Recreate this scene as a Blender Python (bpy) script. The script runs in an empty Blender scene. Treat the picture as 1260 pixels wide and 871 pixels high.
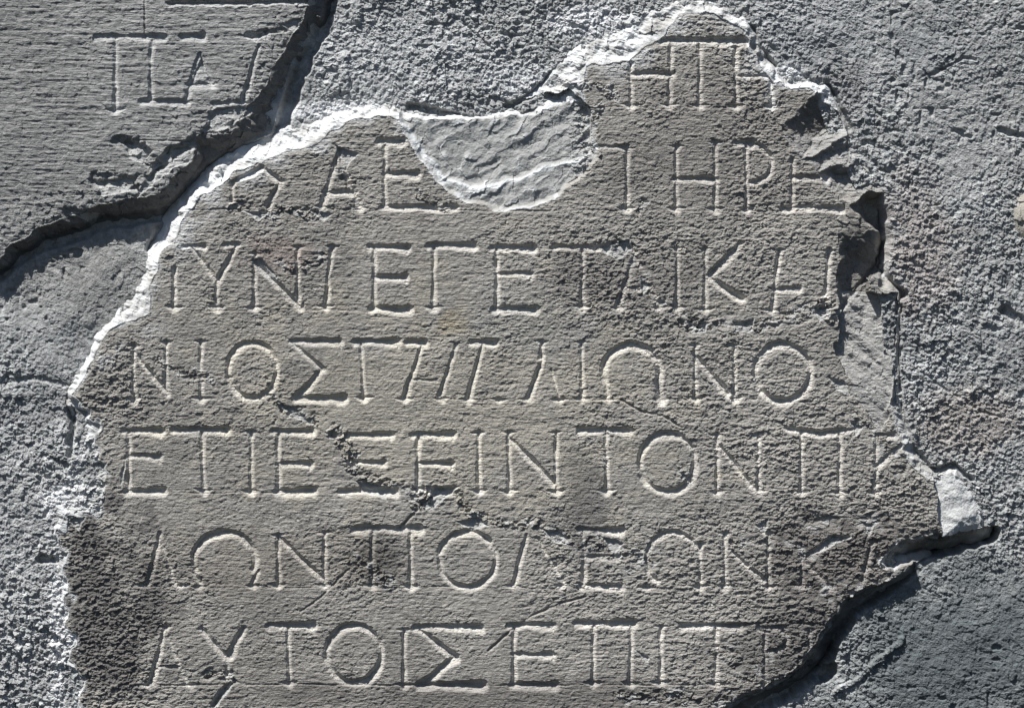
import bpy, math
import numpy as np

# ------------------------------------------------------------------ camera, sky, sun, exposure
S = 0.0005                      # metres per unit of the tracing (1260 x 871 units across the stone)
CX, CY = 630.0, 435.5
scene = bpy.context.scene
COL = scene.collection

SUN_E, SUN_A = math.radians(19), math.radians(22)     # height of the sun over the wall plane, lean to the left
L = (-math.sin(SUN_A)*math.cos(SUN_E), -math.sin(SUN_E), math.cos(SUN_A)*math.cos(SUN_E))

cam = bpy.data.objects.new('camera', bpy.data.cameras.new('camera'))
COL.objects.link(cam)
cam.location = (0, -1.6, 0); cam.rotation_euler = (math.radians(90), 0, 0)
cam.data.sensor_width = 36; cam.data.lens = 36*1.6/(1260*S)
cam.data.clip_start = 0.01; cam.data.clip_end = 1000
scene.camera = cam

world = bpy.data.worlds.new('World'); scene.world = world; world.use_nodes = True
nt = world.node_tree
sky = nt.nodes.new('ShaderNodeTexSky'); sky.sky_type = 'NISHITA'; sky.sun_disc = False; sky.air_density = 0.7; sky.dust_density = 0.5
sky.sun_elevation = math.asin(L[2]); sky.sun_rotation = math.atan2(L[0], L[1])
bg = nt.nodes['Background']; bg.inputs['Strength'].default_value = 0.05
nt.links.new(sky.outputs[0], bg.inputs['Color'])

sd = bpy.data.lights.new('sun', 'SUN'); sd.energy = 5.0; sd.angle = math.radians(0.6); sd.color = (1.0, 0.975, 0.94)
sun = bpy.data.objects.new('sun', sd); COL.objects.link(sun)
from mathutils import Vector
sun.rotation_euler = Vector(L).to_track_quat('Z', 'Y').to_euler()
scene.view_settings.view_transform = 'Standard'; scene.view_settings.look = 'None'
scene.view_settings.gamma = 1; scene.view_settings.exposure = 0.58
scene.view_settings.use_curve_mapping = False

# ------------------------------------------------------------------ noise
rng = np.random.default_rng(7)
T = rng.random((4, 512, 512)).astype(np.float32)
def vnoise(x, y, wl, ch=0, ox=0.0):
    """value noise, range -1..1, wavelength wl (scalar or (wx, wy))"""
    wx, wy = wl if isinstance(wl, tuple) else (wl, wl)
    u = x/wx + 131.7*(ch+1) + ox; v = y/wy + 57.3*(ch+1) + ox*1.7
    i = np.floor(u).astype(np.int32); j = np.floor(v).astype(np.int32)
    fu = u-i; fv = v-j
    fu = fu*fu*(3-2*fu); fv = fv*fv*(3-2*fv)
    t = T[ch % 4]; i0 = i & 511; i1 = (i+1) & 511; j0 = j & 511; j1 = (j+1) & 511
    a = t[j0, i0]*(1-fu)+t[j0, i1]*fu; b = t[j1, i0]*(1-fu)+t[j1, i1]*fu
    return ((a*(1-fv)+b*fv)*2-1).astype(np.float32)
def fbm(x, y, wl, octv=3, ox=0.0, gain=0.5):
    s = 0; a = 1.0; n = 0
    for k in range(octv):
        w = (wl[0]/2**k, wl[1]/2**k) if isinstance(wl, tuple) else wl/2**k
        s = s + a*vnoise(x, y, w, k, ox+k*3.1); n += a; a *= gain
    return s/n
def chips(x, y, wl, ox=0, tilt=1.0, lift=0.5, jit=1.3):
    """angular crumbs: every cell is a little tilted plane at its own height (unit: wl). returns z and distance to cell border"""
    u = x/wl; v = y/wl
    iu = np.floor(u).astype(np.int32); iv = np.floor(v).astype(np.int32)
    best = np.full(u.shape, 9.0, np.float32); sec = best.copy(); z = np.zeros(u.shape, np.float32)
    for dj in (-1, 0, 1):
        for di in (-1, 0, 1):
            a = (iu+di+ox) & 511; b = (iv+dj+ox*3) & 511
            px = iu+di+0.5+(T[0][b, a]-0.5)*jit; py = iv+dj+0.5+(T[1][b, a]-0.5)*jit
            dx = (u-px).astype(np.float32); dy = (v-py).astype(np.float32); d = dx*dx+dy*dy
            zz = (T[2][b, a]-0.5)*lift*2+(dx*(T[3][b, a]-0.5)+dy*(T[2][a, b]-0.5))*2*tilt
            m = d < best
            sec = np.where(m, best, np.minimum(sec, d)); z = np.where(m, zz, z); best = np.where(m, d, best)
    return z*wl, np.sqrt(sec)-np.sqrt(best)
def ss(a, b, v):
    t = np.clip((v-a)/(b-a), 0, 1); return t*t*(3-2*t)

# ------------------------------------------------------------------ plane geometry helpers
def inside(x, y, P):
    c = np.zeros(x.shape, bool); n = len(P)
    for k in range(n):
        x0, y0 = P[k][:2]; x1, y1 = P[(k+1) % n][:2]
        if y0 == y1: continue
        m = (y0 > y) != (y1 > y)
        c ^= m & (x < (x1-x0)*(y-y0)/(y1-y0)+x0)
    return c
def edge_dist(x, y, P, vals=None, closed=True):
    best = np.full(x.shape, 1e9, np.float32); val = np.zeros(x.shape, np.float32)
    n = len(P)
    for k in range(n if closed else n-1):
        x0, y0 = P[k][:2]; x1, y1 = P[(k+1) % n][:2]
        dx, dy = x1-x0, y1-y0; l2 = dx*dx+dy*dy+1e-9
        t = np.clip(((x-x0)*dx+(y-y0)*dy)/l2, 0, 1)
        d = np.hypot(x-x0-t*dx, y-y0-t*dy); m = d < best
        best = np.where(m, d, best)
        if vals is not None: val = np.where(m, vals[k]*(1-t)+vals[(k+1) % n]*t, val)
    return best, val
def bilin(x, y, fn, x0, y0, x1, y1, step=6):
    gx = np.arange(x0, x1+step, step); gy = np.arange(y0, y1+step, step)
    GX, GY = np.meshgrid(gx, gy); F = fn(GX.astype(np.float32), GY.astype(np.float32))
    u = np.clip((x-x0)/step, 0, len(gx)-1.001); v = np.clip((y-y0)/step, 0, len(gy)-1.001)
    i = u.astype(np.int32); j = v.astype(np.int32); fu = u-i; fv = v-j
    return (F[j, i]*(1-fu)+F[j, i+1]*fu)*(1-fv)+(F[j+1, i]*(1-fu)+F[j+1, i+1]*fu)*fv
def idw(pts, p=2.5, soft=14.0):
    def f(x, y):
        s = 0; w = 0
        for q in pts:
            a = 1/((x-q[0])**2+(y-q[1])**2+soft*soft)**(p/2); s = s+a*q[2]; w = w+a
        return s/w
    return f
def grid_axis(lo, a, b, hi, step, cap=14.0):
    core = np.arange(a, b+step*0.5, step); left = []; right = []
    s = step; p = a
    while p > lo: s = min(s*1.06, cap); p -= s; left.append(p)
    s = step; p = core[-1]
    while p < hi: s = min(s*1.06, cap); p += s; right.append(p)
    return np.array(left[::-1]+list(core)+right, np.float32)

# ------------------------------------------------------------------ materials
def stone_material(name, rough, bump, wl, speck, tool=False):
    m = bpy.data.materials.new(name); m.use_nodes = True; t = m.node_tree; N = t.nodes; K = t.links
    b = N['Principled BSDF']; b.inputs['Roughness'].default_value = rough
    b.inputs['Specular IOR Level'].default_value = 0.12
    at = N.new('ShaderNodeAttribute'); at.attribute_name = 'albedo'
    tc = N.new('ShaderNodeTexCoord')
    n1 = N.new('ShaderNodeTexNoise'); n1.inputs['Scale'].default_value = wl; n1.inputs['Detail'].default_value = 6
    n1.inputs['Roughness'].default_value = 0.7
    K.new(tc.outputs['Object'], n1.inputs['Vector'])
    r = N.new('ShaderNodeMapRange'); r.inputs['From Min'].default_value = 0.3; r.inputs['From Max'].default_value = 0.7
    r.inputs['To Min'].default_value = 1-speck; r.inputs['To Max'].default_value = 1+speck
    K.new(n1.outputs['Fac'], r.inputs['Value'])
    mx = N.new('ShaderNodeMix'); mx.data_type = 'RGBA'; mx.blend_type = 'MULTIPLY'; mx.inputs['Factor'].default_value = 1
    K.new(at.outputs['Color'], mx.inputs['A']); K.new(r.outputs[0], mx.inputs['B']); K.new(mx.outputs['Result'], b.inputs['Base Color'])
    n2 = N.new('ShaderNodeTexNoise'); n2.inputs['Scale'].default_value = wl*1.7; n2.inputs['Detail'].default_value = 4
    K.new(tc.outputs['Object'], n2.inputs['Vector'])
    bp = N.new('ShaderNodeBump'); bp.inputs['Strength'].default_value = bump; bp.inputs['Distance'].default_value = 0.0009
    K.new(n2.outputs['Fac'], bp.inputs['Height']); K.new(bp.outputs[0], b.inputs['Normal'])
    if tool:
        mp = N.new('ShaderNodeMapping'); mp.inputs['Scale'].default_value = (170, 300, 900); mp.inputs['Rotation'].default_value = (0, 0.02, 0)
        K.new(tc.outputs['Object'], mp.inputs['Vector'])
        n3 = N.new('ShaderNodeTexNoise'); n3.inputs['Scale'].default_value = 1.0; n3.inputs['Detail'].default_value = 3; n3.inputs['Roughness'].default_value = 0.6
        K.new(mp.outputs[0], n3.inputs['Vector'])
        b2 = N.new('ShaderNodeBump'); b2.inputs['Strength'].default_value = 1.0; b2.inputs['Distance'].default_value = 0.0011
        K.new(n3.outputs['Fac'], b2.inputs['Height']); K.new(bp.outputs[0], b2.inputs['Normal']); K.new(b2.outputs[0], b.inputs['Normal'])
    return m
M_STONE = stone_material('tooled_grey_stone', 0.82, 0.8, 1000, 0.22, True)
M_BREAK = stone_material('fresh_broken_stone', 0.7, 0.6, 600, 0.10)
M_MORT = stone_material('grainy_lime_mortar', 0.92, 0.9, 800, 0.22)

# ------------------------------------------------------------------ mesh builder
def emit(name, X, Y, Z, C, cells, mat, parent=None, label=None, skirt=None):
    """X,Y,Z grids (2-D), C colours (h,w,3), cells boolean (h-1,w-1)."""
    h, w = X.shape
    j, i = np.nonzero(cells)
    if len(i) == 0: return None
    a = j*w+i; quads = np.stack([a, a+w, a+w+1, a+1], 1)        # faces look towards -Y
    used, inv = np.unique(quads, return_inverse=True); q = inv.reshape(-1, 4).astype(np.int32)
    co = np.stack([(X.ravel()[used]-CX)*S, -Z.ravel()[used]*S, (CY-Y.ravel()[used])*S], 1).astype(np.float32)
    cc = C.reshape(-1, 3)[used]
    if skirt is not None:                                       # close the border down to depth `skirt`
        e = np.concatenate([q[:, [0, 1]], q[:, [1, 2]], q[:, [2, 3]], q[:, [3, 0]]])
        key = e[:, 0].astype(np.int64)*(len(used)+1)+e[:, 1]; rev = e[:, 1].astype(np.int64)*(len(used)+1)+e[:, 0]
        be = e[~np.isin(key, rev)]
        n0 = len(co); bv, binv = np.unique(be, return_inverse=True); binv = binv.reshape(-1, 2)
        low = co[bv].copy(); low[:, 1] = -skirt*S
        co = np.concatenate([co, low]); cc = np.concatenate([cc, cc[bv]])
        sq = np.stack([be[:, 1], be[:, 0], n0+binv[:, 0], n0+binv[:, 1]], 1)
        q = np.concatenate([q, sq.astype(np.int32)])
    me = bpy.data.meshes.new(name)
    me.vertices.add(len(co)); me.vertices.foreach_set('co', co.ravel())
    me.loops.add(q.size); me.loops.foreach_set('vertex_index', q.ravel())
    me.polygons.add(len(q)); me.polygons.foreach_set('loop_start', np.arange(0, q.size, 4, dtype=np.int32))
    me.update(calc_edges=True)
    me.shade_flat()
    at = me.color_attributes.new('albedo', 'FLOAT_COLOR', 'POINT')
    at.data.foreach_set('color', np.concatenate([cc, np.ones((len(cc), 1))], 1).astype(np.float32).ravel())
    me.materials.append(mat)
    o = bpy.data.objects.new(name, me); COL.objects.link(o)
    if parent: o.parent = parent
    if label: o['label'] = label
    return o
def thing(name, label, cat, loc):
    o = bpy.data.objects.new(name, None); COL.objects.link(o); o.empty_display_size = 0.02
    o['label'] = label; o['category'] = cat
    return o
def tint(shape, base):
    return np.ones(shape+(3,), np.float32)*np.array(base, np.float32)
def mixc(C, col, m):
    return C*(1-m[..., None])+np.array(col, np.float32)*m[..., None]

# ------------------------------------------------------------------ carved letters: strokes (x0,y0,x1,y1,w0,w1)
def seg(x0, y0, x1, y1, w=3.6, w1=None): return [(x0, y0, x1, y1, w, w if w1 is None else w1)]
def srf(x, y, r=11, w=3.6): return [(x-r, y, x, y, 0.8, w), (x, y, x+r, y, w, 0.8)]
def V(x, y0, y1, x1=None, t=1, b=1, w=2.9):
    x1 = x if x1 is None else x1; m = (y0+y1)/2; xm = (x+x1)/2
    s = [(x, y0, xm, m, w+0.7, w-0.4), (xm, m, x1, y1, w-0.4, w+0.9)]
    if t: s += srf(x, y0, 9, 3.6)
    if b: s += srf(x1, y1, 12, 4.6)
    return s
def H(x0, x1, y, y1=None, w=4.4):
    y1 = y if y1 is None else y1; m = (x0+x1)/2; ym = (y+y1)/2
    return [(x0, y, m, ym, w*0.9, w*0.8), (m, ym, x1, y1, w*0.8, w*1.1)]
def bar(x0, x1, y, w=4.6, drop=7):      # bar of E / T / sigma with its small spur at the end
    return H(x0, x1, y, w=w)+[(x1, y-drop*0.7, x1+1, y+drop, 1.0, 2.2)]
def D(x0, y0, x1, y1, w=3.7): return [(x0, y0, x1, y1, w*0.75, w*1.1)]
def A(cx, cy, rx, ry, a0=0, a1=360, w=4.0, n=26):
    s = []; P = []
    for k in range(n+1):
        a = math.radians(a0+(a1-a0)*k/n); P.append((cx+rx*math.cos(a), cy-ry*math.sin(a), w*(0.85+0.2*abs(math.sin(a)))))
    for p, q in zip(P, P[1:]): s.append((p[0], p[1], q[0], q[1], p[2], q[2]))
    return s
def E(x, y0, y1, xr, ym=None, dx=-6):
    ym = (y0+y1)/2 if ym is None else ym
    return V(x, y0+2, y1, t=0, b=0, w=3.1)+bar(x+dx, xr, y0)+bar(x, xr-1, ym, 4.0)+bar(x+dx/2, xr+2, y1, 5.0)
LET = [
 # first line
 ('eta', V(776, 78, 129, t=0)+H(777, 826, 90)+V(826, 52, 129, x1=823)),
 ('iota', V(861, 52, 129)),
 ('gamma', V(905, 58, 129)+H(815, 922, 49, w=5)),
 ('eta', H(907, 946, 93, w=3.2)+V(949, 85, 130)),
 # second line
 ('sigma', V(286, 224, 252, t=0, b=0)+D(287, 223, 322, 205)+D(322, 205, 345, 222)+D(345, 222, 329, 252)),
 ('alpha', D(417, 186, 396, 252)+D(417, 190, 442, 254)+H(401, 434, 236)+srf(396, 254)+srf(442, 255)),
 ('epsilon', V(473, 178, 254, t=0, b=0)+H(466, 496, 172, w=5)+H(474, 510, 213, w=5)+H(470, 560, 254, w=4.2)),
 ('iota', V(771, 183, 256)+H(734, 771, 180, w=3)),
 ('eta', V(832, 180, 256)+H(830, 878, 219)+V(880, 175, 256)),
 ('rho', V(918, 176, 256, t=0)+H(905, 925, 175)+A(922, 200, 28, 24, 85, -88, w=3.3)),
 ('epsilon', V(975, 195, 252, t=0, b=0)+H(976, 1016, 218, w=4.2)+H(962, 1040, 255, w=4.6)),
 # third line
 ('upsilon', H(226, 250, 302, w=3.4)+D(236, 304, 264, 342, 3.2)+D(290, 304, 268, 342, 3.4)+V(266, 342, 377, t=0)+H(276, 292, 300, w=3)),
 ('iota', V(214, 330, 377, t=0)),
 ('nu', V(313, 312, 377)+D(312, 320, 368, 376, 3.9)+V(366, 303, 372, b=0)),
 ('iota', V(408, 303, 376, x1=400)),
 ('epsilon', E(460, 303, 379, 500, 340)),
 ('gamma', V(534, 303, 377, t=0)+bar(528, 581, 301)),
 ('epsilon', E(611, 303, 379, 654, 336)),
 ('tau', V(716, 306, 377, t=0)+bar(681, 746, 303, 4.0)),
 ('alpha', D(782, 310, 760, 375)+D(776, 304, 812, 375)+H(762, 786, 353, w=3)+srf(762, 378)+srf(812, 378)),
 ('iota', V(833, 304, 378)),
 ('kappa', V(868, 305, 380)+D(912, 298, 872, 338, 4.6)+D(870, 340, 912, 366, 4.8)),
 ('eta', V(959, 307, 381, x1=950)+H(953, 982, 355)+V(1020, 308, 379, x1=1014, w=3.6)),
 # fourth line
 ('nu', V(164, 425, 490)+D(165, 432, 205, 482)+V(204, 420, 476, b=0)),
 ('iota', V(247, 419, 489)),
 ('omicron', A(310, 454, 30, 34)),
 ('sigma', bar(358, 418, 419)+D(360, 422, 396, 453)+D(396, 454, 367, 486, 4.6)+bar(364, 422, 489, 5)),
 ('gamma', V(444, 420, 488, x1=448, t=0, w=2.6)+bar(437, 489, 419)),
 ('alpha', D(519, 424, 497, 488, 3.4)+H(501, 522, 420)+D(561, 424, 541, 486, 3)+srf(497, 490)+srf(543, 490, 9)+H(505, 536, 467, w=2)),
 ('lambda', D(594, 424, 576, 488, 3.6)+H(580, 606, 420)+srf(576, 491)+srf(614, 491)),
 ('alpha', V(666, 420, 440, b=0)+D(666, 444, 651, 488, 4)+D(678, 454, 688, 488, 2.2)+srf(650, 491)+srf(688, 491)),
 ('iota', V(716, 420, 489)),
 ('omega', A(777, 456, 35, 33, 205, -22, w=4.6)+D(810, 468, 813, 488, 5)+D(745, 468, 748, 488, 3.6)+srf(748, 491, 10)+srf(814, 491, 10, 5)),
 ('nu', V(855, 424, 489)+D(853, 434, 896, 484, 4.2)+V(903, 424, 489)),
 ('omicron', A(963, 457, 34, 35, w=4.4)),
 # fifth line
 ('epsilon', E(158, 529, 603, 197, 560)),
 ('tau', V(248, 531, 602, x1=251, t=0)+bar(214, 278, 528)),
 ('iota', V(309, 530, 603)),
 ('epsilon', E(342, 529, 603, 382, 569)),
 ('xi', bar(412, 480, 534)+H(430, 470, 568, w=4)+bar(420, 484, 603, 5)),
 ('epsilon', E(514, 533, 601, 556, 569)),
 ('iota', V(589, 532, 602)),
 ('nu', V(626, 531, 603)+D(628, 540, 682, 594, 4.2)+V(684, 531, 603)),
 ('tau', V(746, 530, 603, t=0)+bar(713, 773, 528)),
 ('omicron', A(821, 568, 34, 36, w=4.3)),
 ('nu', V(882, 534, 604)+D(884, 546, 928, 600, 3.8)+V(933, 534, 603)),
 ('pi', V(986, 532, 604, t=0)+V(1033, 534, 605, t=0)+[(966, 526, 1010, 532, 3, 5), (1010, 532, 1052, 527, 5, 3)]),
 ('rho', V(1078, 537, 604)+H(1078, 1100, 535, w=3.4)+D(1110, 546, 1078, 572, 3.8)),
 # sixth line
 ('lambda', D(197, 655, 181, 716, 4)+D(197, 664, 214, 716, 3)+srf(175, 719)+srf(222, 719)),
 ('omega', A(276, 687, 38, 33, 200, -20, w=4.4)+D(238, 704, 246, 717, 3)+srf(244, 721, 10)+D(318, 700, 310, 717, 3)+srf(312, 720)),
 ('nu', V(342, 657, 718)+D(344, 660, 398, 712, 3.8)+V(399, 655, 719)),
 ('pi', V(458, 652, 719, t=0, w=3.4)+V(505, 652, 720, t=0)+bar(437, 514, 649, 5)),
 ('omicron', A(575, 687, 35, 34, w=3.8)),
 ('lambda', D(648, 658, 632, 718, 3.6)+D(660, 660, 694, 716, 2.4)+srf(630, 720)+srf(690, 720)),
 ('epsilon', E(718, 651, 720, 762, 684)),
 ('omicron', A(828, 687, 33, 33, 235, -10, w=3.4)+srf(795, 722)),
 ('iota', V(861, 668, 720)),
 ('nu', V(892, 656, 720)+D(898, 676, 938, 712, 3.8)+V(945, 655, 720)),
 ('kappa', V(987, 682, 720, t=0)+D(988, 688, 1022, 722, 4.4)+D(1026, 660, 996, 682, 4.6)),
 ('alpha', D(1073, 664, 1061, 712, 3.4)+D(1073, 668, 1092, 716, 3.2)+H(1062, 1088, 697, w=3)),
 # seventh line
 ('alpha', D(203, 772, 186, 838, 4)+D(203, 776, 230, 838, 3)+H(193, 220, 819, w=2.6)+srf(182, 841)+srf(234, 841)+srf(204, 770, 8)),
 ('upsilon', D(247, 772, 277, 806, 4)+D(299, 771, 281, 806, 4.6)+V(279, 806, 832, t=0, b=0)),
 ('tau', V(355, 770, 839, t=0)+bar(330, 385, 768)),
 ('omicron', A(435, 803, 34, 35, w=4.2)),
 ('iota', V(497, 773, 841)),
 ('sigma', bar(510, 590, 770, 4.6)+D(516, 774, 560, 807, 4.2)+D(558, 808, 520, 840, 5)+bar(516, 592, 841, 5.4)),
 ('epsilon', E(632, 768, 841, 680, 804)),
 ('pi', V(730, 768, 839, t=0)+V(776, 768, 839, t=0)+bar(708, 778, 765)),
 ('iota', V(813, 770, 838)),
 ('tau', V(881, 772, 840, t=0)+bar(838, 910, 769)),
 ('rho', V(941, 776, 841)+H(932, 962, 771, w=3.6)+A(946, 785, 21, 15, 40, -90, w=3.4)),
 ('iota', V(996, 774, 812, b=0)),
]
LET_UL = [
 ('tau', V(142, 48, 134, w=3.2)+H(118, 200, 45, w=4.4)),
 ('iota', V(186, 50, 122, t=0, b=0, w=3.0)+H(174, 230, 124, w=4.2)),
 ('alpha', H(224, 248, 43, w=4.6)+D(246, 66, 228, 122)+D(246, 66, 260, 104, 4.4)+H(232, 262, 104, w=4.4)),
 ('lambda', D(318, 56, 299, 126, 3.6)+H(262, 318, 126, w=3.4)+D(264, 128, 250, 166, 3)+H(305, 325, 42, w=4.4)),
]
def carve(X, Y, letters, wob):
    """depth and letter id over a rectilinear grid"""
    dep = np.zeros(X.shape, np.float32); lid = np.full(X.shape, -1, np.int32)
    xs = X[0]; ys = Y[:, 0]
    for n, (_, strokes) in enumerate(letters):
        for (x0, y0, x1, y1, w0, w1) in strokes:
            m = max(w0, w1)*1.15+4
            i0, i1 = np.searchsorted(xs, [min(x0, x1)-m, max(x0, x1)+m]); j0, j1 = np.searchsorted(ys, [min(y0, y1)-m, max(y0, y1)+m])
            if i1 <= i0 or j1 <= j0: continue
            sl = (slice(j0, j1), slice(i0, i1))
            gx = X[sl]+wob[0][sl]; gy = Y[sl]+wob[1][sl]; dx, dy = x1-x0, y1-y0
            t = np.clip(((gx-x0)*dx+(gy-y0)*dy)/(dx*dx+dy*dy+1e-6), 0, 1)
            ex = gx-x0-t*dx; ey = gy-y0-t*dy; q = ex*0.3+ey*0.95; f = np.where(q > 0, 0.66, 1.5)
            d = np.hypot(ex, ey)*(1+(f-1)*np.minimum(np.abs(q)/(np.hypot(ex, ey)+1e-3), 1))
            w = (w0*(1-t)+w1*t)*(1.12+wob[2][sl])
            z = np.clip(w*1.22-d, 0, None)*0.8
            b = z > dep[sl]
            dep[sl] = np.where(b, z, dep[sl]); lid[sl] = np.where(b & (z > 0.25), n, lid[sl])
    return dep, lid

# worn and pitted paths in the face: (points, half width, depth)
DAMAGE = [
 ([(750, 290), (772, 310), (792, 340), (812, 372), (850, 402)], 8, 4), ([(835, 400), (880, 400), (930, 398), (1000, 385), (1020, 372)], 10, 4),
 ([(330, 488), (352, 505), (386, 520)], 8, 3.5), ([(430, 575), (470, 592), (510, 602), (528, 618)], 9, 4), ([(412, 530), (430, 560)], 9, 4),
 ([(560, 605), (590, 640), (640, 648), (655, 640), (700, 668)], 7, 3.5), ([(530, 605), (508, 625)], 6, 3), ([(725, 668), (770, 690), (800, 690)], 16, 3),
 ([(420, 690), (455, 700), (480, 715)], 12, 3), ([(700, 100), (760, 118)], 8, 3), ([(285, 255), (340, 262), (400, 260)], 8, 3),
 ([(340, 320), (370, 330), (395, 320)], 10, 3), ([(1000, 640), (1060, 640), (1110, 655)], 13, 5), ([(900, 670), (960, 660), (1000, 690)], 9, 3),
 ([(970, 720), (1040, 730), (1080, 725)], 12, 4), ([(195, 450), (260, 468)], 8, 2), ([(1015, 375), (1020, 385)], 12, -4),
 ([(1060, 515), (1095, 545), (1105, 575)], 12, 4), ([(880, 800), (960, 830), (1000, 820)], 14, 3), ([(760, 855), (900, 862)], 10, 3),
 ([(100, 560), (115, 610)], 20, 5), ([(860, 460), (885, 480)], 8, 3), ([(410, 205), (430, 225)], 8, 3), ([(735, 130), (730, 190)], 8, 4),
 ([(790, 250), (760, 300)], 6, 2.5), ([(520, 240), (560, 256)], 6, 2.5), ([(255, 832), (285, 834)], 6, 9), ([(840, 575), (850, 585)], 9, 2),
]
CRACKS = [([(722, 732), (690, 742), (655, 756), (632, 772), (600, 800)], 2.2, 3.0), ([(765, 492), (790, 506), (815, 512), (835, 524)], 2.4, 3.5),
 ([(262, 868), (278, 845), (290, 838)], 4, 6), ([(545, 602), (520, 620), (490, 650)], 2.5, 3), ([(430, 700), (395, 735), (370, 752)], 2.0, 2.0),
 ([(0, 861), (300, 860)], 1.3, 0.8), ([(1035, 380), (1060, 350), (1083, 325)], 5, 5), ([(1102, 366), (1100, 420), (1103, 486)], 3, 5),
 ([(205, 258), (560, 258)], 1.6, 0.9), ([(560, 259), (1040, 260)], 1.3, 0.9), ([(200, 382), (640, 381)], 1.1, 0.7), ([(150, 606), (640, 607)], 1.1, 0.7),
 ([(100, 722), (700, 723)], 1.1, 0.7), ([(170, 842), (900, 843)], 1.5, 1.1), ([(640, 492), (1000, 494)], 1.1, 0.6), ([(700, 132), (960, 133)], 1.4, 0.9),
 ([(830, 765), (900, 770), (960, 764), (1025, 770)], 2.6, 2.6)]

SPALL = [[(738,302),(756,294),(774,296),(778,306),(760,318),(748,314)], [(788,342),(802,350),(790,362)], [(308,318),(322,318),(342,342),(336,350),(318,334)], [(1000,378),(1018,372),(1024,388),(1008,398)],
 [(1018,462),(1040,470),(1046,488),(1030,480)], [(778,796),(800,808),(796,815)], [(256,870),(268,848),(290,838),(266,872)], [(436,590),(482,598),(474,614),(448,606)], [(535,596),(562,600),(530,628),(518,622)],
 [(1048,518),(1064,524),(1052,538)], [(662,648),(692,655),(702,670),(680,666)], [(738,658),(768,668),(756,684)], [(86,498),(108,506),(98,528)], [(98,572),(132,568),(128,604),(104,598)], [(300,260),(332,262),(318,272)],
 [(378,258),(412,262),(398,272)], [(412,178),(442,188),(424,208)], [(1058,640),(1078,646),(1070,660)], [(928,645),(946,638),(940,658)], [(996,684),(1018,658),(1052,658),(1030,670)], [(84,640),(104,634),(98,654)],
 [(560,640),(590,636),(604,648),(580,652)], [(846,398),(872,396),(868,408),(850,410)], [(900,396),(930,392),(926,408),(905,408)], [(340,492),(366,502),(380,520),(356,512)], [(155,560),(150,600),(146,585)]]
SPALL_UL = [[(247,70),(262,104),(232,104)], [(148,174),(180,174),(186,188),(176,204),(158,196)], [(196,190),(214,180),(240,178),(236,200),(214,208),(190,228),(166,244)], [(112,222),(160,216),(168,234),(128,242)],
 [(344,30),(374,20),(362,42)], [(300,44),(324,40),(318,54)], [(82,262),(120,262),(110,274)], [(250,166),(262,132),(318,128),(306,142),(276,160)], [(300,4),(318,2),(306,12)], [(204,2),(390,-2),(388,6),(206,9)]]
def spall(X, Y, polys, z, C, wx, wy, depth=5.0):
    xs = X[0]; ys = Y[:, 0]; xw = 0
    for P in polys:
        px = [p[0] for p in P]; py = [p[1] for p in P]
        i0, i1 = np.searchsorted(xs, [min(px)-6, max(px)+6]); j0, j1 = np.searchsorted(ys, [min(py)-6, max(py)+6]); sl = (slice(j0, j1), slice(i0, i1))
        gx = X[sl]+fbm(X[sl], Y[sl], 9, 2, 4.)*2.5; gy = Y[sl]+fbm(X[sl], Y[sl], 9, 2, 8.)*2.5
        m = inside(gx, gy, P); d, _ = edge_dist(gx, gy, P)
        t = (gy-min(py))/(max(py)-min(py)+1e-3)*0.8+(gx-min(px))/(max(px)-min(px)+1e-3)*0.2
        dd = min(depth, 0.32*(max(py)-min(py)))
        z[sl] = z[sl]-np.where(m, np.minimum(dd*(1-np.clip(t, 0, 1))+.4, d*1.6)+.5*fbm(X[sl], Y[sl], 7, 2), 0)
        C[sl] = C[sl]*(1-.7*m[..., None])+.7*m[..., None]*np.array((.46, .465, .455), np.float32)
    return z, C

# ------------------------------------------------------------------ the large inscribed slab
OUT = [(92,875,-6),(80,800,-6),(72,720,-6),(66,650,-7),(62,620,-7),(78,590,-8),(88,545,-8),(92,515,-9),(74,486,-12),(100,440,-15),(126,398,-16),
 (150,360,-16),(172,325,-17),(196,290,-20),(205,268,-22),(228,232,-22),(262,202,-20),(312,172,-18),(370,150,-18),(430,130,-18),(480,122,-18),(540,134,-17),(600,136,-17),
 (640,124,-16),(668,102,-15),(688,74,-14),(716,50,-13),(752,28,-13),(790,4,-12),(815,-4,-12),(850,-9,-11),(890,4,-11),(918,18,-11),(928,45,-12),(948,78,-12),(968,97,-12),
 (1018,104,-11),(1036,140,-11),(1052,172,-11),(1072,205,-12),(1090,232,-14),(1090,248,-44),(1092,290,-46),(1086,328,-40),(1094,344,-14),(1106,362,-9),(1105,430,-9),
 (1108,500,-10),(1128,560,-10),(1150,582,-9),(1180,580,-9),(1198,598,-9),(1210,630,-10),(1214,652,-12),(1185,662,-26),(1150,668,-30),(1118,676,-32),(1094,694,-27),
 (1138,687,-14),(1114,706,-17),(1094,717,-30),(1050,742,-32),(1028,776,-34),(1012,802,-34),(985,834,-34),(930,866,-34),(860,895,-34),(760,960,-30),(560,1040,-25),
 (300,1090,-20),(150,1040,-15),(110,950,-8)]
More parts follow.
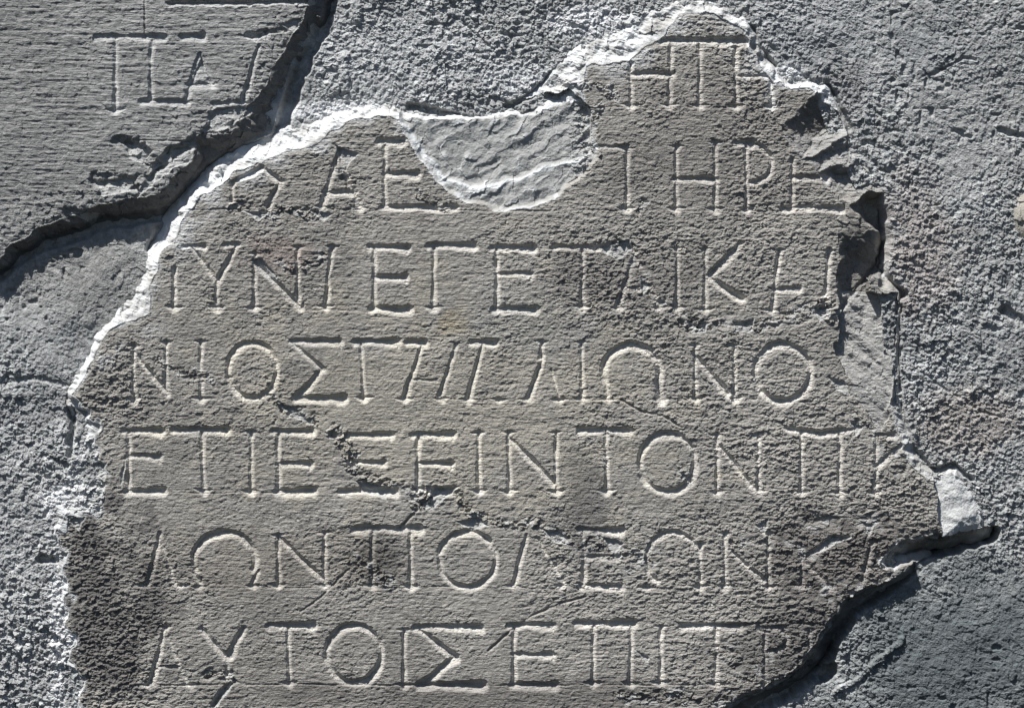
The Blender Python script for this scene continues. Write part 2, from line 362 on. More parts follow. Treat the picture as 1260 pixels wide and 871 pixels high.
INN = [(104,875),(94,800),(84,720),(78,655),(82,640),(130,632),(132,585),(122,540),(112,510),(88,486),(112,446),(140,405),(182,385),(188,350),(198,316),(214,298),(226,270),
 (248,242),(285,216),(325,196),(345,188),(392,176),(425,150),(478,142),(540,146),(610,146),(660,142),(716,122),(720,80),(772,74),(812,50),(836,18),(868,16),(900,28),(918,38),(925,62),(940,88),
 (950,102),(995,112),(1006,116),(1020,140),(1030,170),(1046,200),(1064,236),(1070,280),(1070,330),(1092,366),(1096,430),
 (1096,495),(1110,556),(1140,592),(1180,592),(1190,602),(1200,630),(1204,646),(1180,652),(1146,658),(1110,664),(1080,690),
 (1098,703),(1124,693),(1100,709),(1086,712),(1044,734),(1020,768),(1002,794),(976,824),(920,856),(850,885),(750,948),(556,1026),(304,1076),(160,1030),(122,950)]
TIN_V = {                              # broken shoulder on the right: ridges and hollows, x, y, z
 'a':(962,156,0),'b':(1003,113,1),'c':(1036,142,-15),'d':(1000,138,-8),'B':(1031,150,-17),'A':(1000,172,-11),'f':(985,197,0),'F':(1012,186,-1),'e':(1046,165,-3),
 'i':(1014,193,-8),'g':(1048,179,-13),'C':(1008,210,-1),'H':(1023,203,-2),'h':(1047,203,-4),'K':(1030,214,-15),'k':(1056,206,-17),'j':(1022,233,0),'M':(1045,252,-1),
 'L':(1068,238,-6),'l':(1089,236,-5),'m':(1062,252,-32),'P':(1086,244,-34),'n':(1090,284,-42),'o':(1074,285,-4),'p':(1034,290,0),'q':(1082,324,-34),'Q':(1052,322,-19),
 'r':(1030,350,0),'s':(1036,378,-7),'t':(1070,358,-16),'u':(1104,364,-11),'v':(1028,430,-7),'w':(1098,490,-3),'x':(1048,478,-1),'y':(1086,532,-4),'z':(1060,420,-9)}
TIN_F = 'abd bcd adA dBA dcB aAf AFf ABF BeF Bce fFi Feg Fgi fiC iHC igH ghH CHK HhK hkK CKj KMj KkL KLM klL MLm Llm lPm mPn mno Mmo jMp Mop onq oqQ oQp pQr Qqt rQs Qts stz svz tuz zuw vzx zwx xwy'.split()
# pale corner beyond the fifth line: x, y, z
COR_V = {'a':(1148,586,-7),'b':(1172,583,-4),'c':(1192,596,-5),'d':(1204,626,-5),'e':(1208,650,-7),'f':(1160,660,-3),'g':(1154,630,-5),'h':(1178,610,-1),'i':(1182,640,0.5)}
COR_F = ['abh','bch','chd','hdi','die','ief','ifg','igh','hga']
SCAR = [(484,118),(496,160),(516,196),(540,224),(566,244),(604,257),(640,259),(672,250),(702,228),(722,214),(736,190),(738,160),(722,128),(700,108),(652,118),(600,128),(540,124)]
def tin(X, Y, V3, F):
    out = np.full(X.shape, np.nan, np.float32)
    for f in F:
        if any(c not in V3 for c in f) or len(set(f)) < 3: continue
        (x0, y0, z0), (x1, y1, z1), (x2, y2, z2) = [V3[c] for c in f]
        den = (y1-y2)*(x0-x2)+(x2-x1)*(y0-y2)
        if abs(den) < 1e-6: continue
        a = ((y1-y2)*(X-x2)+(x2-x1)*(Y-y2))/den; b = ((y2-y0)*(X-x2)+(x0-x2)*(Y-y2))/den; c = 1-a-b
        m = (a >= -1e-4) & (b >= -1e-4) & (c >= -1e-4)
        out = np.where(m, a*z0+b*z1+c*z2, out)
    return out

ROUGH = [(100,700,1.0),(110,820,1.0),(150,760,.8),(90,560,1.0),(200,600,.15),(400,570,.1),(600,550,.1),(300,350,.35),(330,290,.4),(560,340,.1),(700,350,.7),(780,340,.8),
 (880,350,.3),(1000,320,.6),(1060,320,1.0),(600,440,.1),(450,450,.15),(250,450,.2),(120,440,.8),(880,440,.7),(960,440,.4),(750,450,.25),(820,400,.8),(820,600,.3),
 (1000,600,.7),(1080,620,.9),(1000,700,.9),(1060,700,1.),(900,700,.5),(750,700,.5),(560,690,.2),(440,690,.6),(300,700,.2),(850,830,.6),(960,800,.9),(700,820,.15),
 (500,810,.1),(350,800,.15),(230,800,.3),(840,100,.45),(900,200,.5),(800,220,.45),(760,120,.35),(980,250,.6),(340,230,.3),(600,290,.3),(640,840,.3),(960,100,.7),(600,200,.3)]

def build_slab():
    xs = grid_axis(30, 40, 1226, 1240, 1.0); ys = grid_axis(-16, -8, 884, 1110, 1.0, 8)
    X, Y = np.meshgrid(xs, ys)
    wx = fbm(X, Y, 22, 3, 1.0)*4.0; wy = fbm(X, Y, 22, 3, 5.0)*4.0
    jag = 1.5+3.0*ss(190, 120, X)*ss(470, 520, Y)
    Xw, Yw = X+(wx*0.75+fbm(X, Y, 11, 2, 61.)*1.8)*jag, Y+(wy*0.75+fbm(X, Y, 11, 2, 65.)*1.8)*jag
    din, _ = edge_dist(Xw, Yw, INN); dout, ze = edge_dist(Xw, Yw, OUT, [p[2] for p in OUT])
    i_in = inside(Xw, Yw, INN); i_out = inside(Xw, Yw, OUT)
    t = np.where(i_in, 1.0, np.where(i_out, dout/(dout+din+1e-3), 0.0)).astype(np.float32)
    fz, fb = chips(X+wx*1.5, Y+wy*1.5, 17, 11, tilt=0.35, lift=0.10)
    tt = np.clip(t+fbm(X, Y, 14, 3, 9.)*0.42*(t*(1-t)*4), 0, 1)
    z = ze*(1-tt**1.1)
    brk = (~i_in)
    soft = ss(0, 0.3, t)*ss(1.0, 0.75, t)
    z = z+np.where(brk, fz*0.35*soft+fbm(X+Y*.6, Y-X*.4, (26, 7), 4, 2., .6)*3.0*np.clip(soft+.15, 0, 1), 0)
    z = np.where(i_out, z, ze-1.6*dout)
    # face relief
    face = i_in
    edge = ss(0, 7, din)
    rough = bilin(X, Y, idw(ROUGH, 3, 20), 20, -20, 1250, 1120, 8)
    rough = np.clip(rough+0.35*fbm(X, Y, 60, 2, 8.), 0.02, 1)
    stri = vnoise(X+wx*2, Y+wy*0.25, (34, 4.2), 0)*0.30+vnoise(X+wx, Y, (12, 2.4), 1, 4.)*0.40+vnoise(X+0.9*Y, Y, (3.4, 5.0), 2)*0.34
    stri = stri*(0.65+0.5*fbm(X, Y, 90, 2, 3.))
    c1, b1 = chips(X+wx+.3*Y, Y*1.7+wy, 8.5, 3, tilt=0.42, lift=0.20); c2, b2 = chips(X+.4*Y, Y*1.6, 4.6, 23, tilt=0.5, lift=0.24)
    fr = stri*(1-0.35*rough)+fbm(X, Y, 4.0, 2, 6.)*0.35+(c1*0.42+c2*0.6)*(0.14+0.9*rough**1.3)+fbm(X, Y, 70, 3, 12.)*2.0+fbm(X, Y, (28, 18), 2, 1.2)*0.6*(0.5+rough)
    z = np.where(face, z+fr*np.clip(edge+.3, 0, 1)-(1-edge)*0.9, z)
    # broken shoulder, corner, scar
    zt = tin(Xw+fbm(X, Y, 10, 2, 71.)*3.5, Yw+fbm(X, Y, 10, 2, 75.)*3.5, TIN_V, TIN_F); mt = ~np.isnan(zt)&i_out
    zc = tin(Xw, Yw, COR_V, COR_F); mc = ~np.isnan(zc)&i_out
    crag = fbm(X+Y, Y-X, (22, 7), 3, 3.)*1.1+c1*0.25
    z = np.where(mt, zt+crag*np.where((Y > 372), 1.0, 1.3)+fbm(X+Y*.8, Y-X*.8, (60, 12), 3, 8.)*2.2*(Y > 355), z); z = np.where(mc, zc+fbm(X, Y, 16, 4, 4., .6)*2.4, z)
    msc = inside(Xw, Yw, SCAR); dsc, _ = edge_dist(Xw, Yw, SCAR[:13], closed=False)
    P = [(486,138),(502,160),(530,202),(548,222),(580,232),(630,224),(690,205),(728,190)]
    d2, _ = edge_dist(Xw, Yw, P, closed=False)
    i2 = inside(Xw, Yw, P+[(728,100),(486,100)])
    sz = 0; u = X*.84-Y*.54; v = X*.54+Y*.84
    rid = (1-2*np.abs(vnoise(u+wx*3, v+wy*2.5, (70, 17), 1)))*1.0+fz*0.22+fbm(X, Y, 20, 4, 8., .65)*1.6+(1-2*np.abs(vnoise(u+wx*3, v+wy*2, (34, 8), 2)))*0.6-1.0
    sz = -np.minimum(dsc*0.75, 4.4)-np.where(i2, np.minimum(d2*0.6, 4.4)+0.02*d2, 0)
    u = X*.84-Y*.54; v = X*.54+Y*.84
    sz = sz+rid*ss(0, 8, dsc)+fbm(X, Y, 9, 3, 2.)*0.9+(c1*1.0+c2*.6)*ss(690, 725, X)
    z = np.where(msc, np.minimum(z, sz+ze*(1-ss(0, 1, t))), z)
    # damage, cracks
    dm = np.zeros(X.shape, np.float32)
    for pts, hw, dp in DAMAGE:
        bx = [p[0] for p in pts]; by = [p[1] for p in pts]
        i0, i1 = np.searchsorted(xs, [min(bx)-hw*2, max(bx)+hw*2]); j0, j1 = np.searchsorted(ys, [min(by)-hw*2, max(by)+hw*2])
        sl = (slice(j0, j1), slice(i0, i1))
        d, _ = edge_dist(X[sl]+wx[sl]*1.6, Y[sl]+wy[sl]*1.6, pts, closed=False)
        m = ss(hw*1.35, hw*0.3, d+3*vnoise(X[sl], Y[sl], 6, 1)+0.6*hw*vnoise(X[sl], Y[sl], 21, 2, 4.))
        z[sl] = z[sl]-m*(dp*(0.05+0.40*np.abs(vnoise(X[sl], Y[sl], 15, 0)))+c1[sl]*0.8+c2[sl]*0.9); dm[sl] = np.maximum(dm[sl], m)
    for pts, hw, dp in CRACKS:
        bx = [p[0] for p in pts]; by = [p[1] for p in pts]
        i0, i1 = np.searchsorted(xs, [min(bx)-9, max(bx)+9]); j0, j1 = np.searchsorted(ys, [min(by)-9, max(by)+9])
        sl = (slice(j0, j1), slice(i0, i1))
        d, _ = edge_dist(X[sl]+wx[sl]*0.5, Y[sl]+wy[sl]*0.35, pts, closed=False)
        z[sl] = z[sl]-dp*np.clip(1-d/hw, 0, 1)*np.clip(0.75+0.8*vnoise(X[sl], Y[sl], (26, 9), 3), 0, 1.2)
    # letters
    wob = (vnoise(X, Y, 13, 0, 2.)*0.9+vnoise(X, Y, 5, 1)*0.35, vnoise(X, Y, 13, 1, 7.)*0.9+vnoise(X, Y, 5, 2)*0.35, vnoise(X, Y, 12, 2)*0.2)
    dep, lid = carve(X, Y, LET, wob)
    keep = (i_in & ~(msc & (dsc > 6)) & ~(mt & (X > 1040))).astype(np.float32)
    fade = np.clip(1.08-0.35*dm-0.10*rough+0.25*vnoise(X, Y, 30, 3, 9.), 0.4, 1.15)
    cut = dep*keep*fade
    z = z-np.minimum(cut, 6.0)
    lid = np.where(cut > 0.3, lid, -1)
    # colour of the stone itself
    C = tint(X.shape, (0.315, 0.302, 0.277))
    big = fbm(X, Y, 150, 3, 2.); med = fbm(X, Y, 34, 3, 5.); sm = fbm(X, Y, 7, 2, 8.)
    C = C*(1+0.16*big+0.14*med+0.12*sm)[..., None]
    def blob(cx, cy, rx, ry, n=0.5): 
        d = np.hypot((X-cx)/rx, (Y-cy)/ry)+n*fbm(X, Y, 26, 3, cx*.01)
        return ss(1.1, 0.35, d)
    C = mixc(C, (0.34, 0.29, 0.20), 0.75*blob(556, 398, 50, 26, .9)); C = mixc(C, (0.375, 0.352, 0.300), 0.65*blob(540, 500, 330, 180, .9))
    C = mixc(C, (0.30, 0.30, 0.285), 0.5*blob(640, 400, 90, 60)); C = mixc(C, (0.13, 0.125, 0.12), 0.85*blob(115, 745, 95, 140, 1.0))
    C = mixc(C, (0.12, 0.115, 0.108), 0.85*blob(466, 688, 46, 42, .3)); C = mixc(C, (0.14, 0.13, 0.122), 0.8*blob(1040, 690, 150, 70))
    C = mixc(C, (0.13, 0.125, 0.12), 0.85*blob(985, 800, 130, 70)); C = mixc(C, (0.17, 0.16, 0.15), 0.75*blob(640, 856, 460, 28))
    C = mixc(C, (0.15, 0.135, 0.12), 0.75*blob(1003, 140, 34, 26, .3)); C = mixc(C, (0.12, 0.115, 0.11), 0.6*blob(1060, 320, 34, 55))
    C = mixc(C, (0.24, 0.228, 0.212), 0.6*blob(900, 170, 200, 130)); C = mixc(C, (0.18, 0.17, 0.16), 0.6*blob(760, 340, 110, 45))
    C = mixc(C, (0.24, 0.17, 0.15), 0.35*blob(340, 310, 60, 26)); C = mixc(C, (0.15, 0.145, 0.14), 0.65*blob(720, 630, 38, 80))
    C = mixc(C, (0.22, 0.2, 0.17), 0.4*blob(330, 690, 200, 50))
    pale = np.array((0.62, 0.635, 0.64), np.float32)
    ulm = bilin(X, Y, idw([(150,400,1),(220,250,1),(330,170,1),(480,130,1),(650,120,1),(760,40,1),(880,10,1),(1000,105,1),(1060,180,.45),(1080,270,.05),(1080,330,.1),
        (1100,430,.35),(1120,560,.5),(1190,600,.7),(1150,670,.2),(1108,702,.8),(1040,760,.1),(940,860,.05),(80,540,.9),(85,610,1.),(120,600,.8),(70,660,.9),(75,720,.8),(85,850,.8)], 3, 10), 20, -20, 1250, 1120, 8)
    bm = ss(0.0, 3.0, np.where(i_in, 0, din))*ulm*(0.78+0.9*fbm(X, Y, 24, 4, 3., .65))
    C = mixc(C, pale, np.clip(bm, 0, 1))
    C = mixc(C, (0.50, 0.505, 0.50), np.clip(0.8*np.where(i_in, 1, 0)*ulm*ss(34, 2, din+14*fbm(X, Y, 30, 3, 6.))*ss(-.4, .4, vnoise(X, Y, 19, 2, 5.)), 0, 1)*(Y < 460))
    # thin white bruise along the broken arris
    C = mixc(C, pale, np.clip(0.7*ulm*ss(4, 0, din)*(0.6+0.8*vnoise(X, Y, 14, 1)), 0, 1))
    C = mixc(C, (0.35, 0.357, 0.35), 0.85*(msc & i_in)*ss(0, 7, dsc+4*fbm(X, Y, 14, 2, 3.))); 
    C = mixc(C, pale, np.where(msc, np.clip(ss(0.2, 1.3, rid+.5*vnoise(X, Y, 9, 1))*0.6+ss(5, 1, d2)*0.9*ss(-.5, .2, vnoise(X, Y, 22, 0))+ss(5, 0, dsc)*1.0*ss(720, 640, X)*ss(-.6, .1, vnoise(X, Y, 22, 2)), 0, 1), 0))
    C = mixc(C, (0.40, 0.395, 0.38), np.where(mt & (Y > 358), 0.85, 0)); C = mixc(C, (0.33, 0.325, 0.315), np.where(mt & (Y > 165) & (Y < 236), 0.8, 0))
    C = mixc(C, (0.54, 0.55, 0.545), np.where(mc, 0.9, 0)); C = mixc(C, (0.40, 0.40, 0.39), 0.55*ss(1.0, .4, np.hypot((X-100)/34, (Y-600)/44)+.5*fbm(X, Y, 20, 2, 4.)))
    # glint of lit groove walls painted into the colour; pits keep a little dirt
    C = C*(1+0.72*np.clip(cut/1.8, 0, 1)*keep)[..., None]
    C = C*(1-0.25*dm*ss(0.1, 0.7, vnoise(X, Y, 8, 3)))[..., None]; C = mixc(C, (0.5, 0.5, 0.49), 0.6*dm*ss(0.0, 0.6, vnoise(X, Y, 9, 1, 6.)))
    z, C = spall(X, Y, SPALL, z, C, wx, wy)
    C = np.clip(C, 0.02, 0.72)

    root = thing('inscribed_stone', 'large broken grey slab carved with seven lines of Greek capitals in the middle', 'stone slab', None)
    cell = lambda a: a[:-1, :-1]
    ok = cell(i_out | (dout < 13))
    lc = cell(lid); ccen = cell(mc); ctin = cell(mt) & ~ccen
    cls = np.zeros(lc.shape, np.int32)                        # 0 face
    cls[cell(brk)] = 1; cls[cell(msc & i_in)] = 2; cls[ctin] = 3; cls[ccen] = 4
    cls[(lc >= 0) & (cls == 0)] = 5
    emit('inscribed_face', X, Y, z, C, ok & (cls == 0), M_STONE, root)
    emit('broken_edge', X, Y, z, C, ok & (cls == 1), M_BREAK, root, 'pale rough broken edge running round the slab', skirt=-70)
    emit('chip_scar', X, Y, z, C, ok & (cls == 2), M_BREAK, root, 'wide shell-shaped white scar at the upper edge of the slab')
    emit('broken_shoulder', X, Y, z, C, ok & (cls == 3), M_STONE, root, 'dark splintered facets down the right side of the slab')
    emit('broken_corner', X, Y, z, C, ok & (cls == 4), M_BREAK, root, 'smooth pale corner above the dark gap on the right')
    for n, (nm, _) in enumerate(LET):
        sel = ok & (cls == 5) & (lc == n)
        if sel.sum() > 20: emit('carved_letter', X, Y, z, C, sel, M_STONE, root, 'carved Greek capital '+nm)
    return root

# ------------------------------------------------------------------ second inscribed fragment, upper left
UOUT = [(430,-120,-18),(412,-30,-20),(403,0,-22),(385,42,-26),(362,84,-28),(344,112,-28),(342,150,-28),(325,172,-28),(285,186,-28),(250,182,-26),(244,205,-26),(214,240,-26),(196,255,-25),
 (160,262,-25),(120,270,-25),(85,284,-25),(62,292,-25),(36,304,-25),(12,322,-25),(0,334,-25),(-60,360,-25),(-250,420,-20),(-520,300,-20),(-520,-300,-20),(0,-460,-20),(350,-330,-20)]
UINN = [(412,-120),(392,-30),(384,0),(374,24),(352,54),(336,84),(330,104),(312,124),(284,160),(252,164),(240,176),(236,196),(200,232),(180,240),
 (150,246),(112,256),(78,270),(56,276),(28,290),(6,308),(-6,322),(-64,346),(-246,404),(-500,290),(-500,-290),(0,-440),(340,-320)]
def build_fragment():
    xs = grid_axis(-540, -14, 408, 470, 1.0); ys = grid_axis(-480, -14, 345, 440, 1.0)
    X, Y = np.meshgrid(xs, ys)
    wx = fbm(X, Y, 22, 3, 11.)*4; wy = fbm(X, Y, 22, 3, 15.)*4; Xw, Yw = X+wx+fbm(X, Y, 15, 2, 51.)*5, Y+wy+fbm(X, Y, 15, 2, 55.)*6
    din, _ = edge_dist(Xw, Yw, UINN); dout, ze = edge_dist(Xw, Yw, UOUT, [p[2] for p in UOUT])
    i_in = inside(Xw, Yw, UINN); i_out = inside(Xw, Yw, UOUT)
    t = np.where(i_in, 1.0, np.where(i_out, dout/(dout+din+1e-3), 0.0)).astype(np.float32)
    c1, _ = chips(X+wx, Y*1.2+wy, 11, 31, tilt=.45, lift=.2)
    z = ze*(1-t**0.6)+np.where(i_in, 0, (c1*0.6+fbm(X, Y, 10, 3, 3.)*1.2)*ss(0, .2, t))
    z = np.where(i_out, z, ze-1.8*dout)
    stri = vnoise(X+wx*2, Y+wy*.3+X*0.02, (40, 3.4), 0, 5.)*0.34+vnoise(X+wx, Y, (18, 2.5), 1, 9.)*0.42+vnoise(X-.7*Y, Y, (5.5, 5.5), 2)*.4
    c2, _ = chips(X, Y*1.2, 6, 9, tilt=.4, lift=.2)
    rg = ss(60, 10, din)*0.5
    z = np.where(i_in, z+stri+fbm(X, Y, 5.5, 2, 6.)*.4+fbm(X, Y, 80, 3, 22.)*2+c2*(.18+rg*.6)-(1-ss(0, 9, din))*1.2, z)
    for pts, hw, dp in [([(150,175),(175,190),(190,205)], 9, 4), ([(185,215),(210,190),(238,176)], 6, 6), ([(120,222),(165,224)], 9, 4), ([(85,262),(120,266)], 8, 5), ([(150,170),(170,172)], 5, 4), ([(352, 36), (318, 42)], 5, 4), ([(250,166),(300,150)], 6, 2.5)]:
        d, _ = edge_dist(X+wx*1.4, Y+wy*1.4, pts, closed=False)
        m = ss(hw*1.3, hw*.5, d); z = z-m*(dp*.7+c1*.8)*i_out
    for pts, hw, dp in [([(178,-20),(178,46)], 2, 1.8), ([(206,4),(390,1)], 3.2, 3), ([(140,172),(240,175)], 1.6, 1.3)]:
        d, _ = edge_dist(X+wx*.3, Y+wy*.3, pts, closed=False); z = z-dp*np.clip(1-d/hw, 0, 1)*i_in
    wob = (vnoise(X, Y, 13, 0, 2.)*1.1, vnoise(X, Y, 13, 1, 7.)*1.1, vnoise(X, Y, 12, 2)*0.2)
    dep, lid = carve(X, Y, LET_UL, wob); cut = dep*i_in*np.clip(.95+.4*vnoise(X, Y, 30, 3), .5, 1.1); z = z-np.minimum(cut, 6); lid = np.where(cut > .3, lid, -1)
    C = tint(X.shape, (0.285, 0.287, 0.280))*(1+.14*fbm(X, Y, 120, 3, 4.)+.14*fbm(X, Y, 30, 3, 7.)+.12*fbm(X, Y, 7, 2, 2.))[..., None]
    C = mixc(C, (0.13, 0.125, 0.12), np.where(i_in, 0, .6)); C = np.clip(C*(1+.55*np.clip(cut/1.8, 0, 1))[..., None], .02, .6)  # letter cuts paler: light on the groove walls painted into the colour
    z, C = spall(X, Y, SPALL_UL, z, C, wx, wy)
    root = thing('inscribed_stone', 'smaller grey stone fragment in the upper left corner with a few carved letters', 'stone slab', None)
    cell = lambda a: a[:-1, :-1]; ok = cell(i_out | (dout < 12)); lc = cell(lid); inn = cell(i_in)
    emit('inscribed_face', X, Y, z, C, ok & inn & (lc < 0), M_STONE, root)
    emit('broken_edge', X, Y, z, C, ok & ~inn, M_STONE, root, 'shadowed rough edge of the fragment', skirt=-70)
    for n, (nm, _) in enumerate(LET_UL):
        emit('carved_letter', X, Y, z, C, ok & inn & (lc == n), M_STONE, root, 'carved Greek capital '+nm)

# ------------------------------------------------------------------ mortar wall
MZ = [(450,30,-13),(420,100,-14),(600,60,-14),(600,125,-15),(690,40,-12),(740,10,-10),(345,165,-15),(265,195,-20),(225,240,-22),(205,255,-22),(400,60,-16),(520,110,-15),(660,110,-14),
 (100,305,-17),(20,350,-15),(180,285,-18),(150,330,-13),(80,400,-9),(30,440,-8),(0,480,-8),(60,478,-8),(30,600,-3),(55,560,-4),(30,750,-2),(40,870,-3),(60,700,-4),(120,380,-12),(100,420,-12),
 (950,20,-9),(1000,90,-9),(950,70,-10),(1050,140,-9),(1100,200,-8),(1110,300,-7),(1125,400,-6),(1125,480,-6),(1140,550,-7),(1200,560,-7),(1240,650,-9),(1200,50,-5),(1230,250,-4),(1200,400,-4),
 (1240,500,-6),(1180,705,-13),(1130,740,-13),(1060,790,-13),(1030,840,-14),(1200,800,-8),(1250,850,-7),(960,900,-14),(1230,620,-8),(900,0,-10),(820,-20,-9),(500,-40,-12),(1100,850,-10),
 (-60,600,-3),(-200,700,-4),(-100,450,-8),(1400,400,-5),(1400,800,-8),(1400,100,-5),(800,-300,-8),(1000,1000,-12),(500,1150,-12),(0,1000,-5)]
MR = [(450,30,.75),(560,90,.8),(660,60,.9),(740,15,.9),(230,240,.2),(300,170,.2),(100,320,.35),(40,380,.35),(120,360,.35),(60,420,.4),(20,470,.8),(40,540,.8),(30,620,.75),(20,700,.8),(62,700,1.2),(20,800,.95),(64,800,1.2),(55,860,1.),
 (960,50,.8),(1020,120,1.),(1120,60,.38),(1200,60,.6),(1060,60,.4),(1150,130,.3),(1180,200,.4),(1120,230,.8),(1240,250,1.),(1180,300,.6),(1130,330,1.),(1150,400,1.),(1120,480,1.2),(1220,420,.6),(1180,540,1.1),
 (1150,570,1.2),(1230,600,1.),(1230,650,.9),(1160,720,.6),(1080,770,.9),(1060,800,.9),(1160,800,.32),(1230,760,.28),(1240,850,.4),(1120,850,.35),(1020,860,.6)]
CREV = [([(1222,656),(1186,668),(1150,676),(1112,684)], 8, 60), ([(1118,700),(1092,722),(1050,750),(1030,780),(1016,806),(986,842),(930,872),(860,902)], 9, 34), ([(1016,800),(1004,832),(1020,828)], 10, 30),
 ([(408,-40),(402,5),(388,48),(362,98),(350,140),(340,172)], 8, 14), ([(340,174),(290,190),(255,210),(222,244),(205,262)], 8, 12), ([(204,256),(196,276),(182,306)], 5, 10),
 ([(200,262),(150,268),(95,284),(60,296),(30,310),(0,336),(-60,362)], 8, 14), ([(505,130),(545,138),(560,142)], 4, 10), ([(625,128),(660,112),(685,84),(700,72)], 3.5, 7), ([(924,36),(935,62),(950,80)], 5, 9),
 ([(1018,108),(1032,132),(1046,156)], 4, 8), ([(1072,246),(1076,270),(1078,296),(1074,326)], 14, 42), ([(1086,336),(1102,356),(1112,362)], 5, 10), ([(1108,366),(1106,440),(1112,510),(1130,560),(1150,576)], 3, 6),
 ([(1148,576),(1176,574),(1198,590)], 4, 9), ([(84,490),(88,520),(84,560)], 4, 8), ([(52,688),(76,690)], 5, 8), ([(1150,90),(1185,70),(1200,72)], 1.6, 2.5), ([(1150,470),(1210,508),(1262,516)], 1.6, 1.6), ([(1236,380),(1262,396)], 5, 6), ([(1228,160),(1262,168)], 3, 4), ([(0,470),(40,466),(90,478)], 3, 2.5), ([(560,20),(610,60)], 1.6, 2), ([(1030,852),(1050,840),(1112,786)], 3, -4)]
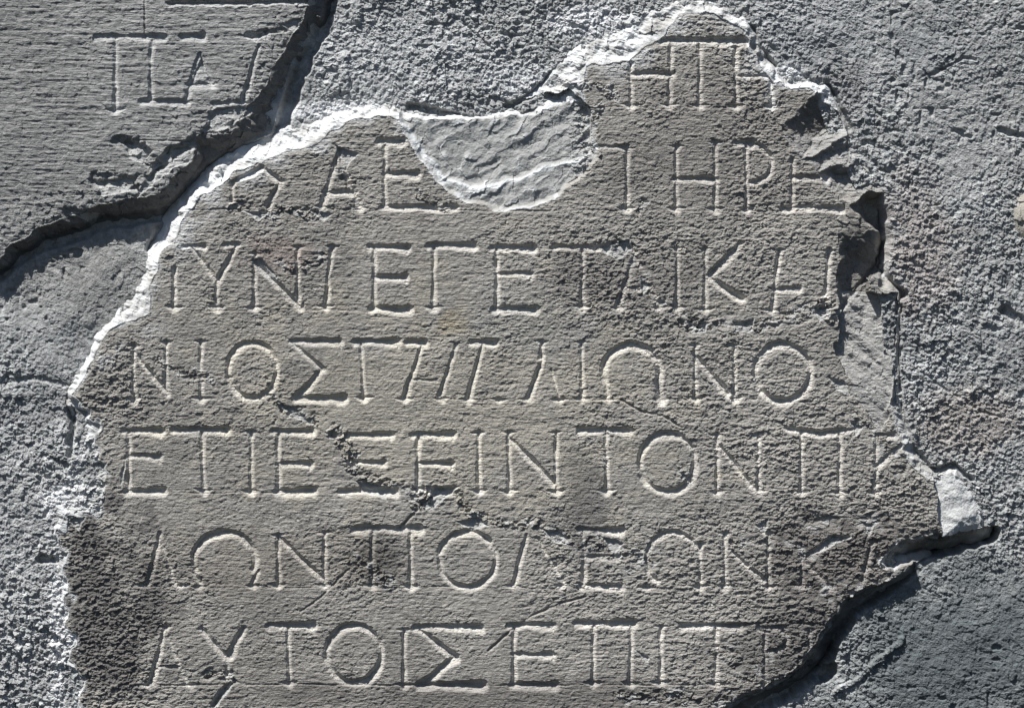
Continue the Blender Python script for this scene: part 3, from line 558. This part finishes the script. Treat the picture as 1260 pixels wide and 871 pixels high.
def build_mortar():
    xs = grid_axis(-620, -4, 1264, 1900, 1.2, 16); ys = grid_axis(-620, -4, 876, 1500, 1.2, 16)
    X, Y = np.meshgrid(xs, ys)
    di, _ = edge_dist(X, Y, INN); de, _ = edge_dist(X, Y, UINN)
    hid = (inside(X, Y, INN) & (di > 7)) | (inside(X, Y, UINN) & (de > 7))
    ok = ~(hid[:-1, :-1] & hid[1:, 1:])
    wx = fbm(X, Y, 30, 3, 31.)*5; wy = fbm(X, Y, 30, 3, 35.)*5
    z = bilin(X, Y, idw(MZ, 3, 14), -640, -640, 1920, 1520, 8)
    a = np.clip(bilin(X, Y, idw(MR, 3, 18), -640, -640, 1920, 1520, 8)*(1+.35*fbm(X, Y, 50, 2, 3.)), .08, 1.5)
    c1, b1 = chips(X+wx*.6, Y*1.2+wy*.6, 11.5, 51, tilt=.75, lift=.30); c2, b2 = chips(X+wx*.3, Y*1.2+wy*.3, 6.2, 71, tilt=.8, lift=.34)
    c3, _ = chips(X+wx*.2, Y*1.1, 4.2, 91, tilt=.8, lift=.3); mk = ss(-.35, .35, fbm(X, Y, 38, 3, 19.))
    z = z+fbm(X, Y, 90, 3, 41.)*3.0+fbm(X, Y, 24, 3, 43.)*1.7+(c1*.30*mk+c2*(.22+.25*mk)+c3*(.55-.15*mk))*a+fbm(X, Y, 4.5, 2, 3.)*(.28+.25*a)-a*.6*ss(.18, .0, b1)*ss(-.1, .5, vnoise(X, Y, 17, 2))
    pits = ss(.45, .8, vnoise(X, Y, 7, 2, 3.))*ss(-.2, .5, fbm(X, Y, 60, 2, 6.)); z = z-pits*2.6
    drag = vnoise(X+Y*1.2+wx*3, Y-X*.7+wy*2, (70, 7), 1, 3.)*ss(0, .6, fbm(X, Y, 120, 2, 9.)); z = z+drag*1.2
    lump = ss(.35, .75, vnoise(X+wx, Y+wy, 15, 3, 2.))*ss(-.1, .4, fbm(X, Y, 80, 2, 15.)); z = z+lump*3.0*np.clip(a, .2, 1)
    for pts, hw, dp in CREV:
        bx = [p[0] for p in pts]; by = [p[1] for p in pts]; g = hw*2.4+6
        i0, i1 = np.searchsorted(xs, [min(bx)-g, max(bx)+g]); j0, j1 = np.searchsorted(ys, [min(by)-g, max(by)+g]); sl = (slice(j0, j1), slice(i0, i1))
        d, _ = edge_dist(X[sl]+wx[sl]*.8+2*vnoise(X[sl], Y[sl], 13, 1), Y[sl]+wy[sl]*.8, pts, closed=False)
        z[sl] = z[sl]-dp*ss(hw*1.5, hw*.5, d+1.5*vnoise(X[sl], Y[sl], 6, 0))
    C = tint(X.shape, (0.315, 0.322, 0.320))*(1+.10*fbm(X, Y, 160, 3, 4.)+.20*fbm(X, Y, 42, 4, 7.)+.30*fbm(X, Y, 6, 2, 2.))[..., None]
    def blob(cx, cy, rx, ry, n=.5): return ss(1.15, .3, np.hypot((X-cx)/rx, (Y-cy)/ry)+n*fbm(X, Y, 30, 3, cx*.01))
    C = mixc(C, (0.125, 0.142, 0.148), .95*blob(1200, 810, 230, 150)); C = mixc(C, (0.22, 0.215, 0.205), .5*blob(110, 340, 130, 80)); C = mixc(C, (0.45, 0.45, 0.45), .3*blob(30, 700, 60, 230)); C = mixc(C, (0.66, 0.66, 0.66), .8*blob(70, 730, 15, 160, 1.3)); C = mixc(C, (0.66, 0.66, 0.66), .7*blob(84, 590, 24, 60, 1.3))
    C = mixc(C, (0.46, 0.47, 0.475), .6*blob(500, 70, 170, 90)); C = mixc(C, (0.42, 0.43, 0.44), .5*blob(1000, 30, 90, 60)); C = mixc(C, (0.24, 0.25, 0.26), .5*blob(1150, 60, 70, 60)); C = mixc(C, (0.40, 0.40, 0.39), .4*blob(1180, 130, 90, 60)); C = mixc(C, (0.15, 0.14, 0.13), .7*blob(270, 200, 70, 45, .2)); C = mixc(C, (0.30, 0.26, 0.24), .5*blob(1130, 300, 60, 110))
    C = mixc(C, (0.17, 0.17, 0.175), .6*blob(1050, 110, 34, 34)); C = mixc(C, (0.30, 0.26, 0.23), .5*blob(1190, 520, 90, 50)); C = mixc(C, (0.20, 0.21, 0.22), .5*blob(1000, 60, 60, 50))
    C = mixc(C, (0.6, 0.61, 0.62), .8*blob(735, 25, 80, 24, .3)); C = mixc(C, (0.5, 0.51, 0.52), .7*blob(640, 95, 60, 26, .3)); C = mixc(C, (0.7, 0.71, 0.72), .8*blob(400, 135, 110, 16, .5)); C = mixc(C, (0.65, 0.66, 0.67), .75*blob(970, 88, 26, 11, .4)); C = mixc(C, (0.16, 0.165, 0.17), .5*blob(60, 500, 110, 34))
    gm = ss(.62, .9, T[0][(np.floor(Y/5.1).astype(int)*7) & 511, (np.floor(X/5.3).astype(int)*3) & 511])*ss(.1, .3, b2)
    C = C*(1+.5*gm*a)[..., None]
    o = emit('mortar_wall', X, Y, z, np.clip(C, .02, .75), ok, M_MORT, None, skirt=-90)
    o['kind'] = 'structure'; o['label'] = 'grainy grey lime mortar bedding the two stones'

# ------------------------------------------------------------------ small embedded stone at the right edge
def build_pebble():
    xs = np.arange(1228, 1300, 1.2); ys = np.arange(195, 320, 1.2)
    X, Y = np.meshgrid(xs.astype(np.float32), ys.astype(np.float32))
    d = np.hypot((X-1276)/24, (Y-262)/26)+.12*fbm(X, Y, 20, 3, 3.)
    c, _ = chips(X, Y, 16, 5, tilt=.3, lift=.1)
    z = 2-14*np.clip(d-.55, 0, None)**1.3+c*.5+fbm(X, Y, 8, 2)*.5
    C = tint(X.shape, (.36, .34, .30))*(1+.15*fbm(X, Y, 12, 3))[..., None]
    o = emit('embedded_stone', X, Y, z, C, (d < 1.6)[:-1, :-1], M_BREAK, None, skirt=-60)
    o['label'] = 'small pale tan stone set in the mortar, cut by the right edge of the photo'; o['category'] = 'stone'

build_mortar()
build_slab()
build_fragment()
build_pebble()
